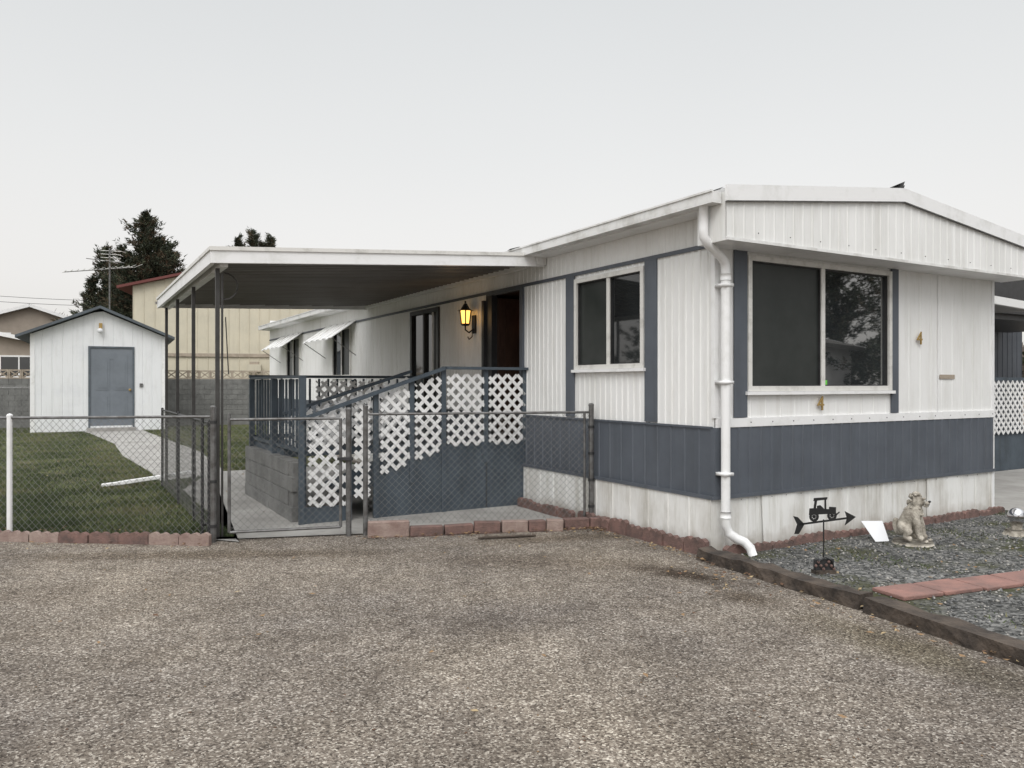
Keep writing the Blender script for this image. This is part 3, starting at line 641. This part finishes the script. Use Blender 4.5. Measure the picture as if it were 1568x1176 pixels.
# ------------------------------------------------------------ weathervane garden stake
wv=empty('weathervane_garden_stake',(2.60,6.42,0),math.radians(8)); m=MB()
m.tube([(0,0,0),(0,0,.47)],.006,BLACK,6)
def flat(pts,y=-.002,th=.005,mt=BLACK): m.prism([(x,y,z) for x,z in pts],(0,th,0),mt)
T=lambda x:.455+x*.10
flat([(-.22,T(-.22)-.008),(.22,T(.22)-.008),(.22,T(.22)+.008),(-.22,T(-.22)+.008)])
flat([(.19,T(.2)-.06),(.29,T(.29)),(.19,T(.2)+.06),(.21,T(.2))])
flat([(-.17,T(-.2)),(-.23,T(-.2)+.06),(-.27,T(-.2)+.07),(-.235,T(-.2)-.0),(-.26,T(-.2)-.08),(-.22,T(-.2)-.08)])
def disc(cx,cz_,r,ri=0):
    k=16
    for i in range(k):
        a=2*math.pi*i/k;b=2*math.pi*(i+1)/k
        flat([(cx+r*math.cos(a),cz_+r*math.sin(a)),(cx+r*math.cos(b),cz_+r*math.sin(b)),(cx+ri*math.cos(b),cz_+ri*math.sin(b)),(cx+ri*math.cos(a),cz_+ri*math.sin(a))],-.003,.007)
zb=.465
disc(-.085,zb+.030,.042,.022); disc(.075,zb+.036,.042,.022); disc(-.085,zb+.030,.014); disc(.075,zb+.036,.014)
for cx,cz_ in ((-.085,zb+.030),(.075,zb+.036)):
    for k_ in range(4):
        a=k_*math.pi/4; flat([(cx+.03*math.cos(a)-.003*math.sin(a),cz_+.03*math.sin(a)+.003*math.cos(a)),(cx-.03*math.cos(a)-.003*math.sin(a),cz_-.03*math.sin(a)+.003*math.cos(a)),(cx-.03*math.cos(a)+.003*math.sin(a),cz_-.03*math.sin(a)-.003*math.cos(a)),(cx+.03*math.cos(a)+.003*math.sin(a),cz_+.03*math.sin(a)-.003*math.cos(a))],-.0035,.004)
flat([(-.13,zb+.045),(.05,zb+.05),(.05,zb+.09),(.005,zb+.092),(-.015,zb+.068),(-.05,zb+.068),(-.055,zb+.10),(-.125,zb+.10)])
flat([(.05,zb+.045),(.11,zb+.055),(.11,zb+.105),(.05,zb+.11)],-.0025,.006)
flat([(-.09,zb+.09),(-.070,zb+.09),(-.056,zb+.175),(-.078,zb+.175)]); flat([(-.09,zb+.160),(.03,zb+.170),(.035,zb+.190),(-.085,zb+.185)],-.0025,.006); flat([(.008,zb+.08),(.024,zb+.08),(.022,zb+.18),(.008,zb+.18)])
flat([(-.06,zb+.06),(.01,zb+.07),(.0,zb+.10),(-.03,zb+.125),(-.058,zb+.12)],-.001,.003)
flat([(.11,zb+.03),(.145,zb+.06),(.14,zb+.068),(.11,zb+.045)])
m.obj('vane',wv)
m=MB()
m.box(-.09,.09,-.04,.04,.02,.05,TIE); m.box(-.085,.085,-.012,.012,.05,.14,DARK)
for i in range(8):
    t=i*.8; m.sphere((-.08+i*.023,-.02,.09+.03*math.sin(t*2)),.014,EDGE,6)
m.tube([(-.08,-.02,.06),(-.06,-.025,.13),(0,-.025,.16),(.06,-.025,.13),(.08,-.02,.06)],.007,BLACK,6)
m.obj('stake_base',wv)

# ------------------------------------------------------------ seated dog statue
st=empty('seated_dog_statue',(3.97,7.62,.02),math.radians(-42))
V=[(-.075,0,.13),(-.055,0,.20),(-.01,0,.28),(.02,0,.36),(.045,0,.435),(.11,0,.425)]
Rr=[.095,.090,.085,.072,.070,.042]
E=[(0,1),(1,2),(2,3),(3,4),(4,5)]
def addc(root,pts):
    pr=root
    for p,r_ in pts: V.append(p); Rr.append(r_); E.append((pr,len(V)-1)); pr=len(V)-1
for s_ in (-1,1):
    addc(2,[((.035,s_*.058,.26),.044),((.062,s_*.062,.17),.036),((.075,s_*.062,.075),.033),((.115,s_*.064,.055),.033)])
    addc(0,[((-.05,s_*.085,.14),.062),((.0,s_*.108,.125),.045),((-.045,s_*.112,.07),.034),((.025,s_*.112,.055),.032)])
addc(0,[((-.14,0,.10),.035),((-.165,0,.17),.028),((-.15,0,.24),.030)])
me=bpy.data.meshes.new('body'); me.from_pydata(V,E,[]); o=bpy.data.objects.new('body',me); S.collection.objects.link(o); o.parent=st
me.materials.append(STONE); sk=o.modifiers.new('skin','SKIN'); sk.use_smooth_shade=True
for i,sv in enumerate(me.skin_vertices[0].data): sv.radius=(Rr[i],Rr[i]); sv.use_root=(i==0)
ss=o.modifiers.new('sub','SUBSURF'); ss.levels=2; ss.render_levels=2
m=MB()
for i in range(150):
    a=random.uniform(0,6.28); zz=random.uniform(.26,.49); rr=.066 if zz>.40 else .074
    cx=-.015+(zz-.26)*.26
    if zz>.36 and math.cos(a)>.25: continue
    m.sphere((cx+rr*math.cos(a),rr*math.sin(a)*1.0,zz),random.uniform(.010,.016),STONE,7)
for s_ in (-1,1):
    m.sphere((.03,s_*.074,.43),.026,STONE,8,(.8,.5,1.7)); m.sphere((.098,s_*.028,.452),.012,STONE,8); m.sphere((.105,s_*.028,.449),.006,DARK,6); m.sphere((.130,s_*.018,.412),.020,STONE,8)
    for k in range(3): m.sphere((.140,s_*.064+(k-1)*.018,.045),.014,STONE,6)
m.sphere((.150,0,.430),.014,DARK,8,(1,1.3,.8)); m.sphere((.118,0,.385),.024,STONE,8,(1.1,1.1,.6)); m.sphere((.140,0,.398),.011,DARK,8,(1,1.6,.5)); m.sphere((.03,0,.495),.034,STONE,8,(1.2,1.3,.7))
for i in range(11): 
    a=-1.3+i*.26; m.sphere((.015+.075*math.cos(a),.07*math.sin(a),.315-.02*math.cos(a)),.011,STONE,6)
m.tube([(-.0,0,.0),(0,0,.03)],.19,STONE,18,.18)
m.obj('mane_and_plinth',st,smooth=True)
gb=empty('gazing_ball_stand',(5.28,8.05,.02)); m=MB(); m.tube([(0,0,0),(0,0,.03),(0,0,.06)],.13,STONE,14,.10); m.tube([(0,0,.06),(0,0,.1),(0,0,.14)],.045,STONE,12,.06); m.obj('stand',gb,smooth=True)
m=MB(); m.sphere((0,0,.20),.085,CHROME,24); m.obj('ball',gb,smooth=True)

# ------------------------------------------------------------ shed
sh=empty('garden_shed',(-15.75,25.2,0),math.radians(27)); m=MB(); w=4.0; hw=3.3; hp=4.15
sw=4.4; D0,D1=1.70,2.98
ribwall(m,PF,0,0,w,0,lambda t: hw-.05+(hp-hw)*(1-abs(t-w/2)/(w/2)),.30,.02,-.012,SHWALL,[(D0,D1,.18,2.82)])
m.poly([(w,0,0),(w,sw,0),(w,sw,hw),(w,0,hw)],SHWALL); m.poly([(0,sw,0),(0,0,0),(0,0,hw),(0,sw,hw)],SHWALL); m.poly([(w,sw,0),(0,sw,0),(0,sw,hw),(w/2,sw,hp),(w,sw,hw)],SHWALL)
m.box(-.03,.10,-.02,.05,0,hw-.05,TRIMW); m.box(w-.10,w+.03,-.02,.05,0,hw-.1,TRIMW)
m.obj('walls',sh)
m=MB()
for a,b in (((-.42,hw-.20),(w/2,hp)),((w/2,hp),(w+.3,hw-.15))):
    m.hexa([(a[0],-.3,a[1]),(b[0],-.3,b[1]),(b[0],sw+.2,b[1]),(a[0],sw+.2,a[1]),(a[0],-.3,a[1]+.09),(b[0],-.3,b[1]+.09),(b[0],sw+.2,b[1]+.09),(a[0],sw+.2,a[1]+.09)],SHROOF)
m.obj('roof',sh)
m=MB(); m.box(D0-.06,D0,-.03,.05,.12,2.88,SHROOF); m.box(D1,D1+.06,-.03,.05,.12,2.88,SHROOF); m.box(D0,D1,-.03,.05,2.82,2.88,SHROOF)
m.box(D0,D1,.0,.04,.18,2.82,SHDOOR)
for (a,b,c,d_) in ((D0+.16,D0+.58,.4,1.25),(D1-.58,D1-.16,.4,1.25),(D0+.16,D0+.58,1.4,2.45),(D1-.58,D1-.16,1.4,2.45)):
    m.box(a,b,-.012,-.001,c,d_,SHDOOR); m.box(a+.07,b-.07,-.022,-.0121,c+.07,d_-.07,SHDOOR)
m.box(D0+.16,D1-.16,-.012,-.001,2.45,2.6,SHDOOR)
m.sphere((D1-.08,-.05,1.4),.045,BRASS,8); m.box(D0-.1,D1+.1,-.4,-.02,0.0,.12,CONC)
m.obj('door',sh)
m=MB(); m.box(1.96,2.06,-.1,0,3.40,3.66,BRASS); m.sphere((2.0,-.14,3.40),.09,PAPER,8); m.box(3.2,3.3,-.04,0,1.5,1.62,GALV); m.obj('wall_lamp',sh)
# ------------------------------------------------------------ block wall
bw=empty('cinder_block_wall',(-30,24,0),math.radians(18)); m=MB()
for r_ in range(9):
    z=r_*.2; x=-.2 if r_%2 else 0
    while x<25: m.box(x,x+.392,0,.2,z,z+.192,BLOCK); x+=.4
x=0
while x<25:
    for a,b,c,d_ in ((0,.39,1.80,1.84),(0,.39,2.08,2.13),(0,.04,1.84,2.08),(.35,.39,1.84,2.08)): m.box(x+a,x+b,.02,.18,c,d_,BLOCKB)
    m.beam((x+.05,.1,1.85),(x+.34,.1,2.07),.14,.035,BLOCKB,up=(0,0,1)); m.beam((x+.05,.1,2.07),(x+.34,.1,1.85),.14,.035,BLOCKB,up=(0,0,1)); x+=.4
m.box(0,25,.03,.17,0,1.79,BLOCK)
m.obj('blocks',bw)
# chain link run in front of the block wall at the far left
f3=empty('chain_link_fence'); m=MB(); q0=(-24,24.2); q1=(-16.2,26.0)
for t in (0,.33,.66,1): post(m,(q0[0]+(q1[0]-q0[0])*t,q0[1]+(q1[1]-q0[1])*t),1.5,.03)
m.tube([(*q0,1.48),(*q1,1.48)],.02,GALV,6); chain(m,q0,q1,.05,1.46,.15,.003); m.obj('rear_run',f3)
cb=empty('cream_metal_building',(-17.0,34.5,0),math.radians(14)); m=MB()
ribwall(m,PF,0,0,16,0,lambda t:6.0+.9*min(t,3.6)/3.6 if t<8 else 6.9,.45,.03,.025,CREAM)
m.poly([(0,14,0),(0,0,0),(0,0,6),(0,14,6)],CREAM); m.poly([(16,0,0),(16,14,0),(16,14,6.9),(16,0,6.9)],CREAM)
m.obj('walls',cb)
m=MB()
m.hexa([(-.6,-.3,5.85),(3.6,-.3,6.92),(3.6,14,6.92),(-.6,14,5.85),(-.6,-.3,5.97),(3.6,-.3,7.02),(3.6,14,7.02),(-.6,14,5.97)],REDT)
m.hexa([(3.6,-.3,6.92),(16.4,-.3,6.92),(16.4,14,6.92),(3.6,14,6.92),(3.6,-.3,7.02),(16.4,-.3,7.02),(16.4,14,7.02),(3.6,14,7.02)],REDT)
m.box(0,16,-.08,-.03,2.85,3.0,BLOCKB)
m.obj('roof',cb)
m=MB()
for x in (4.9,5.9): m.box(x,x+.6,-.5,-.1,2.15,2.5,CREAM); m.box(x+.1,x+.5,-.45,-.15,2.5,2.62,BLOCKB)
m.obj('wall_fittings',cb)

def ghouse(name,loc,rot,w,d,h,hp,wall,roof,wins=()):
    e=empty(name,loc,rot); m=MB()
    m.poly([(0,0,0),(w,0,0),(w,0,h),(w/2,0,hp),(0,0,h)],wall); m.poly([(w,d,0),(0,d,0),(0,d,h),(w/2,d,hp),(w,d,h)],wall)
    m.poly([(0,d,0),(0,0,0),(0,0,h),(0,d,h)],wall); m.poly([(w,0,0),(w,d,0),(w,d,h),(w,0,h)],wall); m.obj('walls',e)
    m=MB(); sl=(hp-h)/(w/2); o_=.4
    for a,za,b,zb_ in ((-o_,h-sl*o_,w/2,hp),(w/2,hp,w+o_,h-sl*o_)):
        m.hexa([(a,-o_,za),(b,-o_,zb_),(b,d+o_,zb_),(a,d+o_,za),(a,-o_,za+.14),(b,-o_,zb_+.14),(b,d+o_,zb_+.14),(a,d+o_,za+.14)],roof)
        m.beam((a,-o_-.02,za+.05),(b,-o_-.02,zb_+.05),.03,.2,TRIMW)
    m.obj('roof',e); m=MB()
    for a,b,c,d_ in wins:
        m.box(a,b,-.03,-.005,c,d_,GLASS); m.box(a-.08,a,-.05,0,c-.08,d_+.08,TRIMW); m.box(b,b+.08,-.05,0,c-.08,d_+.08,TRIMW); m.box(a,b,-.05,0,d_,d_+.08,TRIMW); m.box(a,b,-.05,0,c-.08,c,TRIMW); m.box((a+b)/2-.03,(a+b)/2+.03,-.045,-.0301,c,d_,TRIMW)
    m.obj('windows',e); return e
ghouse('tan_house',(-34.2,48,0),math.radians(28),7.0,8,5.4,6.6,TANH,SHING,[(1,2.4,3.6,4.8),(4.2,5.8,3.6,4.8)])
ghouse('tan_house',(-30.6,38,0),math.radians(20),7.5,8,3.5,4.3,TANH,SHING,[(1,2.6,2.0,3.0),(4.6,6.2,2.0,3.0)])
ghouse('white_house',(27,-4,0),math.radians(100),10,8,2.9,4.2,SHWALL,SHING,[(1,2.6,1.2,2.4),(6,8,1.2,2.4)])
ghouse('tan_house',(33,9,0),math.radians(100),9,8,2.9,4.4,TANH,SHING,[(1,2.6,1.2,2.4),(6,8,1.2,2.4)])
ghouse('white_house',(6,-18,0),math.radians(170),11,8,3.0,4.6,TANH,SHING,[(1,2.6,1.2,2.4),(6,8,1.2,2.4)])

# ------------------------------------------------------------ right-hand side
ra=hempty('side_awning'); m=MB()
m.hexa([(4.9,1.2,2.95),(8.4,1.2,2.80),(8.4,9,2.80),(4.9,9,2.95),(4.9,1.2,2.99),(8.4,1.2,2.84),(8.4,9,2.84),(4.9,9,2.99)],CEIL)
m.hexa([(4.9,1.14,2.90),(8.45,1.14,2.75),(8.45,1.19,2.75),(4.9,1.19,2.90),(4.9,1.14,3.02),(8.45,1.14,2.87),(8.45,1.19,2.87),(4.9,1.19,3.02)],GUT)
for y in (1.3,5,8.8): m.box(8.3,8.35,y,y+.05,0.03,2.8,POST)
m.obj('awning_roof',ra)
nh=hempty('neighbour_mobile_home'); m=MB()
PN=lambda t,o,z:(t,4.2-o,z)
ribwall(m,PN,0,9.2,13.8,0,3.2,.2,.02,.008,BLUE,[(9.7,11.0,1.6,2.6)])
m.poly([(9.2,4.2,0),(9.2,18,0),(9.2,18,3.2),(9.2,4.2,3.2)],SHWALL)
m.box(9.0,14,4.0,18,3.2,3.3,ROOFM); m.obj('walls',nh)
window(nh,PN,9.7,11.0,1.6,2.6,10.35)
m=MB()
m.box(8.5,13,2.2,4.1,2.75,3.6,DARK); m.box(8.5,13,2.12,2.19,2.85,3.6,DARK)
for x in (8.7,10.9,12.9): m.box(x,x+.09,2.25,2.34,.03,3.1,BLUED)
m.box(8.8,13,2.35,2.38,.03,.68,BLUED); m.box(8.8,13,2.32,2.40,1.66,1.72,BLUED); m.box(8.8,13,2.4,4.1,.62,.70,BLUED)
m.box(9.5,10.1,3.2,3.7,.7,1.15,REDT); m.box(9.5,10.1,3.65,3.7,1.15,1.9,REDT)
m.obj('porch',nh)
m=MB(); lattice(m,[(8.8,.70),(13,.70),(13,1.65),(8.8,1.65)],lambda t,o,z:(t,2.33-o,z),.02,.11,.045); m.obj('porch_lattice',nh)

# ------------------------------------------------------------ trees
def conifer(name,loc,h,rad,seed,stems=((0,0,1.0),),dens=15):
    rs=np.random.default_rng(seed); e=empty(name,loc); m=MB(); P=[];D=[]
    for sx,sy,sc in stems:
        hh=h*sc; m.tube([(sx*.3,sy*.3,0),(sx*.7,sy*.7,hh*.4),(sx,sy,hh*.90),(sx,sy,hh)],.17,BARK,7,.012)
        nb=int(hh*dens); tw=rs.uniform(.8,1.3,7)
        for i in range(nb):
            z=hh*(.08+.92*(i/nb)); f_=1-(z/hh); a=rs.uniform(0,6.28)
            L=rad*sc*(.035+.95*f_**.9)*rs.uniform(.45,1.25)*tw[int(a/6.29*7)]; up=rs.uniform(.0,.5)+.5*(1-f_)
            px=sx*(.3+.7*min(1,z/hh)); py=sy*(.3+.7*min(1,z/hh))
            d=np.array([math.cos(a),math.sin(a),up]); p0=np.array([px,py,z])
            if rs.random()<.35: m.tube([tuple(p0),tuple(p0+d*L*.9)],.03,BARK,4,.008)
            n=int(4+L*9)
            for k in range(n):
                t=(k+rs.random())/n; q=p0+d*L*t+rs.normal(0,.035+.09*min(L,1)*(1-t*.6),3); P.append(q); D.append(d)
    P=np.array(P); D=np.array(D); per=9; n=len(P)*per
    C=np.repeat(P,per,0)+rs.normal(0,.075,(n,3)); dd=np.repeat(D,per,0)+rs.normal(0,.5,(n,3)); dd/=np.linalg.norm(dd,axis=1)[:,None]
    sd=np.cross(dd,rs.normal(0,1,(n,3))); sd/=np.linalg.norm(sd,axis=1)[:,None]; L=rs.uniform(.12,.30,n)[:,None]; w=rs.uniform(.02,.05,n)[:,None]
    V=np.stack([C-sd*w,C+sd*w,C+dd*L],1).reshape(-1,3)
    cl=np.repeat(rs.random(len(P)),per); mi=np.where(cl<.52,0,np.where(cl<.80,1,2))
    m.obj('trunk',e); npmesh('foliage',V,np.arange(3*n).reshape(-1,3),[ND,NM,NB],mi,e)
def px(x,y): return ((x-784)/1178*y)
conifer('conifer_tree',(px(222,44),44,0),11.3,4.3,1,((0,0,1),(-1.4,.3,.83),(1.5,0,.80),(.7,.6,.88)),17)
conifer('conifer_tree',(px(165,46),46,0),9.7,3.2,2,((0,0,1),(-1.0,.2,.82),(.8,.1,.90)))
conifer('conifer_tree',(px(388,52),52,0),11.9,3.6,3,((0,0,1),(-1.1,0,.96),(1.1,.3,.97),(.5,.3,.93)))
def bare(name,loc,h,seed,depth=6,thick=.022):
    rnd=random.Random(seed); e=empty(name,loc); m=MB()
    def br(p,d,L,r,k):
        q=p+d*L; mid=p+d*L*.5+Vector((rnd.uniform(-1,1),rnd.uniform(-1,1),0))*L*.06
        m.tube([p,mid,q],r,TWIG,5 if k>3 else 3,r*.65)
        if k==0: return
        for i in range(3 if k<5 else 4):
            v=Vector((rnd.gauss(0,1),rnd.gauss(0,1),rnd.gauss(.2,.6))).normalized(); br(q-d*L*rnd.uniform(0,.35),(d*1.0+v*.75+Vector((0,0,.15))).normalized(),L*rnd.uniform(.6,.85),r*.68,k-1)
    br(Vector((0,0,0)),Vector((0,0,1)),h*.28,h*thick,depth); m.obj('branches',e)
bare('bare_tree',(px(100,62),62,0),8.6,3,6); bare('bare_tree',(px(262,70),70,0),13,5,6)
bare('bare_tree',(20,3.2,0),9,8,5); bare('bare_tree',(3,-13,0),9,9,5)
conifer('conifer_tree',(25,8.5,0),10,3.4,6); conifer('conifer_tree',(36,4,0),13,4,7); conifer('conifer_tree',(34,-3,0),12,4,8); conifer('conifer_tree',(-28,18,0),9,3,9)

an=empty('tv_antenna',(px(168,34),34,0)); m=MB(); m.tube([(0,0,0),(0,0,7.6)],.035,GALV,6)
m.tube([(-2.0,0,6.55),(1.1,0,6.75)],.02,GALV,5); m.tube([(-1.2,.3,7.2),(.8,-.3,6.9)],.018,GALV,5)
for i in range(13):
    t=i/12; c=Vector((-2.0+3.1*t,0,6.55+.2*t)); l=.35+.75*t; m.tube([c+Vector((-l*.55,l*.5,.12*t)),c,c+Vector((l*.55,-l*.5,.05))],.012,FRAME,4)
for i in range(4): m.tube([(.1+i*.12,-.5,7.0+i*.16),(.1+i*.12,.5,7.0+i*.16)],.01,FRAME,4); m.tube([(-.4,0,7.05+i*.15),(.5,0,7.0+i*.15)],.012,FRAME,4)
m.obj('aerial',an)
pw=empty('power_line'); m=MB()
for k,z in enumerate((8.6,8.2,7.0)):
    a=Vector((-48,50,z+.3)); b=Vector((px(130,58),58,z-.7)); m.tube([a+(b-a)*t-Vector((0,0,1.2*t*(1-t))) for t in [i/10 for i in range(11)]],.016,DARK,4)
m.tube([(-48,50,0),(-48,50,10)],.14,BARK,8); m.tube([(px(130,58),58,0),(px(130,58),58,8.4)],.12,BARK,8)
m.obj('wires',pw)
n=26000; a=rng.uniform(-1.25,1.25,n); rr=rng.uniform(120,150,n); x=np.sin(a)*rr; y=np.cos(a)*rr; hmax=5+2.5*np.sin(a*23)+1.5*np.sin(a*61+1)+1*np.sin(a*140)
z=rng.random(n)**.8*hmax; c=np.stack([x,y,z],1); V=np.stack([c+rng.normal(0,.7,(n,3)) for _ in range(3)],1).reshape(-1,3); V[:,2]=np.maximum(V[:,2],0)
npmesh('distant_treeline',V,np.arange(3*n).reshape(-1,3),[ND,TWIG,NM],rng.choice(3,n,p=[.3,.5,.2]))

# ------------------------------------------------------------ world, sun, camera
w=bpy.data.worlds.new('World'); S.world=w; w.use_nodes=True; nt=w.node_tree; L=nt.links
for n_ in list(nt.nodes): nt.nodes.remove(n_)
out=nt.nodes.new('ShaderNodeOutputWorld'); sky=nt.nodes.new('ShaderNodeTexSky'); sky.sky_type='NISHITA'; sky.sun_disc=False
EL,AZ=math.radians(48),math.radians(190)
sky.sun_elevation=EL; sky.sun_rotation=AZ; sky.dust_density=5
hs=nt.nodes.new('ShaderNodeHueSaturation'); hs.inputs['Saturation'].default_value=.12; L.new(sky.outputs[0],hs.inputs['Color'])
b1=nt.nodes.new('ShaderNodeBackground'); b1.inputs[1].default_value=.05; L.new(hs.outputs[0],b1.inputs[0])
tc=nt.nodes.new('ShaderNodeTexCoord'); sx=nt.nodes.new('ShaderNodeSeparateXYZ'); L.new(tc.outputs['Generated'],sx.inputs[0])
rp=nt.nodes.new('ShaderNodeValToRGB'); e=rp.color_ramp.elements
e[0].position=0; e[0].color=(.73,.705,.67,1); e[1].position=1; e[1].color=(1.80,1.82,1.83,1)
q=e.new(.12); q.color=(.715,.70,.68,1); q=e.new(.28); q.color=(.645,.65,.645,1); q=e.new(.45); q.color=(.585,.60,.605,1); q=e.new(.62); q.color=(1.15,1.16,1.17,1)
L.new(sx.outputs[2],rp.inputs[0]); cn=nt.nodes.new('ShaderNodeTexNoise'); cn.inputs['Scale'].default_value=1.6; cn.inputs['Detail'].default_value=3; L.new(tc.outputs['Generated'],cn.inputs['Vector'])
mr=nt.nodes.new('ShaderNodeMapRange'); mr.inputs[3].default_value=.95; mr.inputs[4].default_value=1.05; L.new(cn.outputs['Fac'],mr.inputs[0])
b2=nt.nodes.new('ShaderNodeBackground'); L.new(rp.outputs[0],b2.inputs[0]); L.new(mr.outputs[0],b2.inputs[1])
ad=nt.nodes.new('ShaderNodeAddShader'); L.new(b1.outputs[0],ad.inputs[0]); L.new(b2.outputs[0],ad.inputs[1]); L.new(ad.outputs[0],out.inputs[0])
sl=bpy.data.lights.new('sun','SUN'); sl.energy=1.1; sl.angle=math.radians(38); sl.color=(1,.98,.95)
so=bpy.data.objects.new('sun',sl); S.collection.objects.link(so)
d=Vector((math.sin(AZ)*math.cos(EL),math.cos(AZ)*math.cos(EL),math.sin(EL))); so.rotation_euler=d.to_track_quat('Z','Y').to_euler()
S.view_settings.view_transform='Standard'; S.view_settings.look='None'; S.view_settings.exposure=0
cd=bpy.data.cameras.new('camera'); co=bpy.data.objects.new('camera',cd); S.collection.objects.link(co); S.camera=co
cd.sensor_width=36; cd.lens=27.05; cd.clip_end=2000; cd.clip_start=.05
co.location=(0,0,1.6); co.rotation_euler=(math.radians(90),0,0)
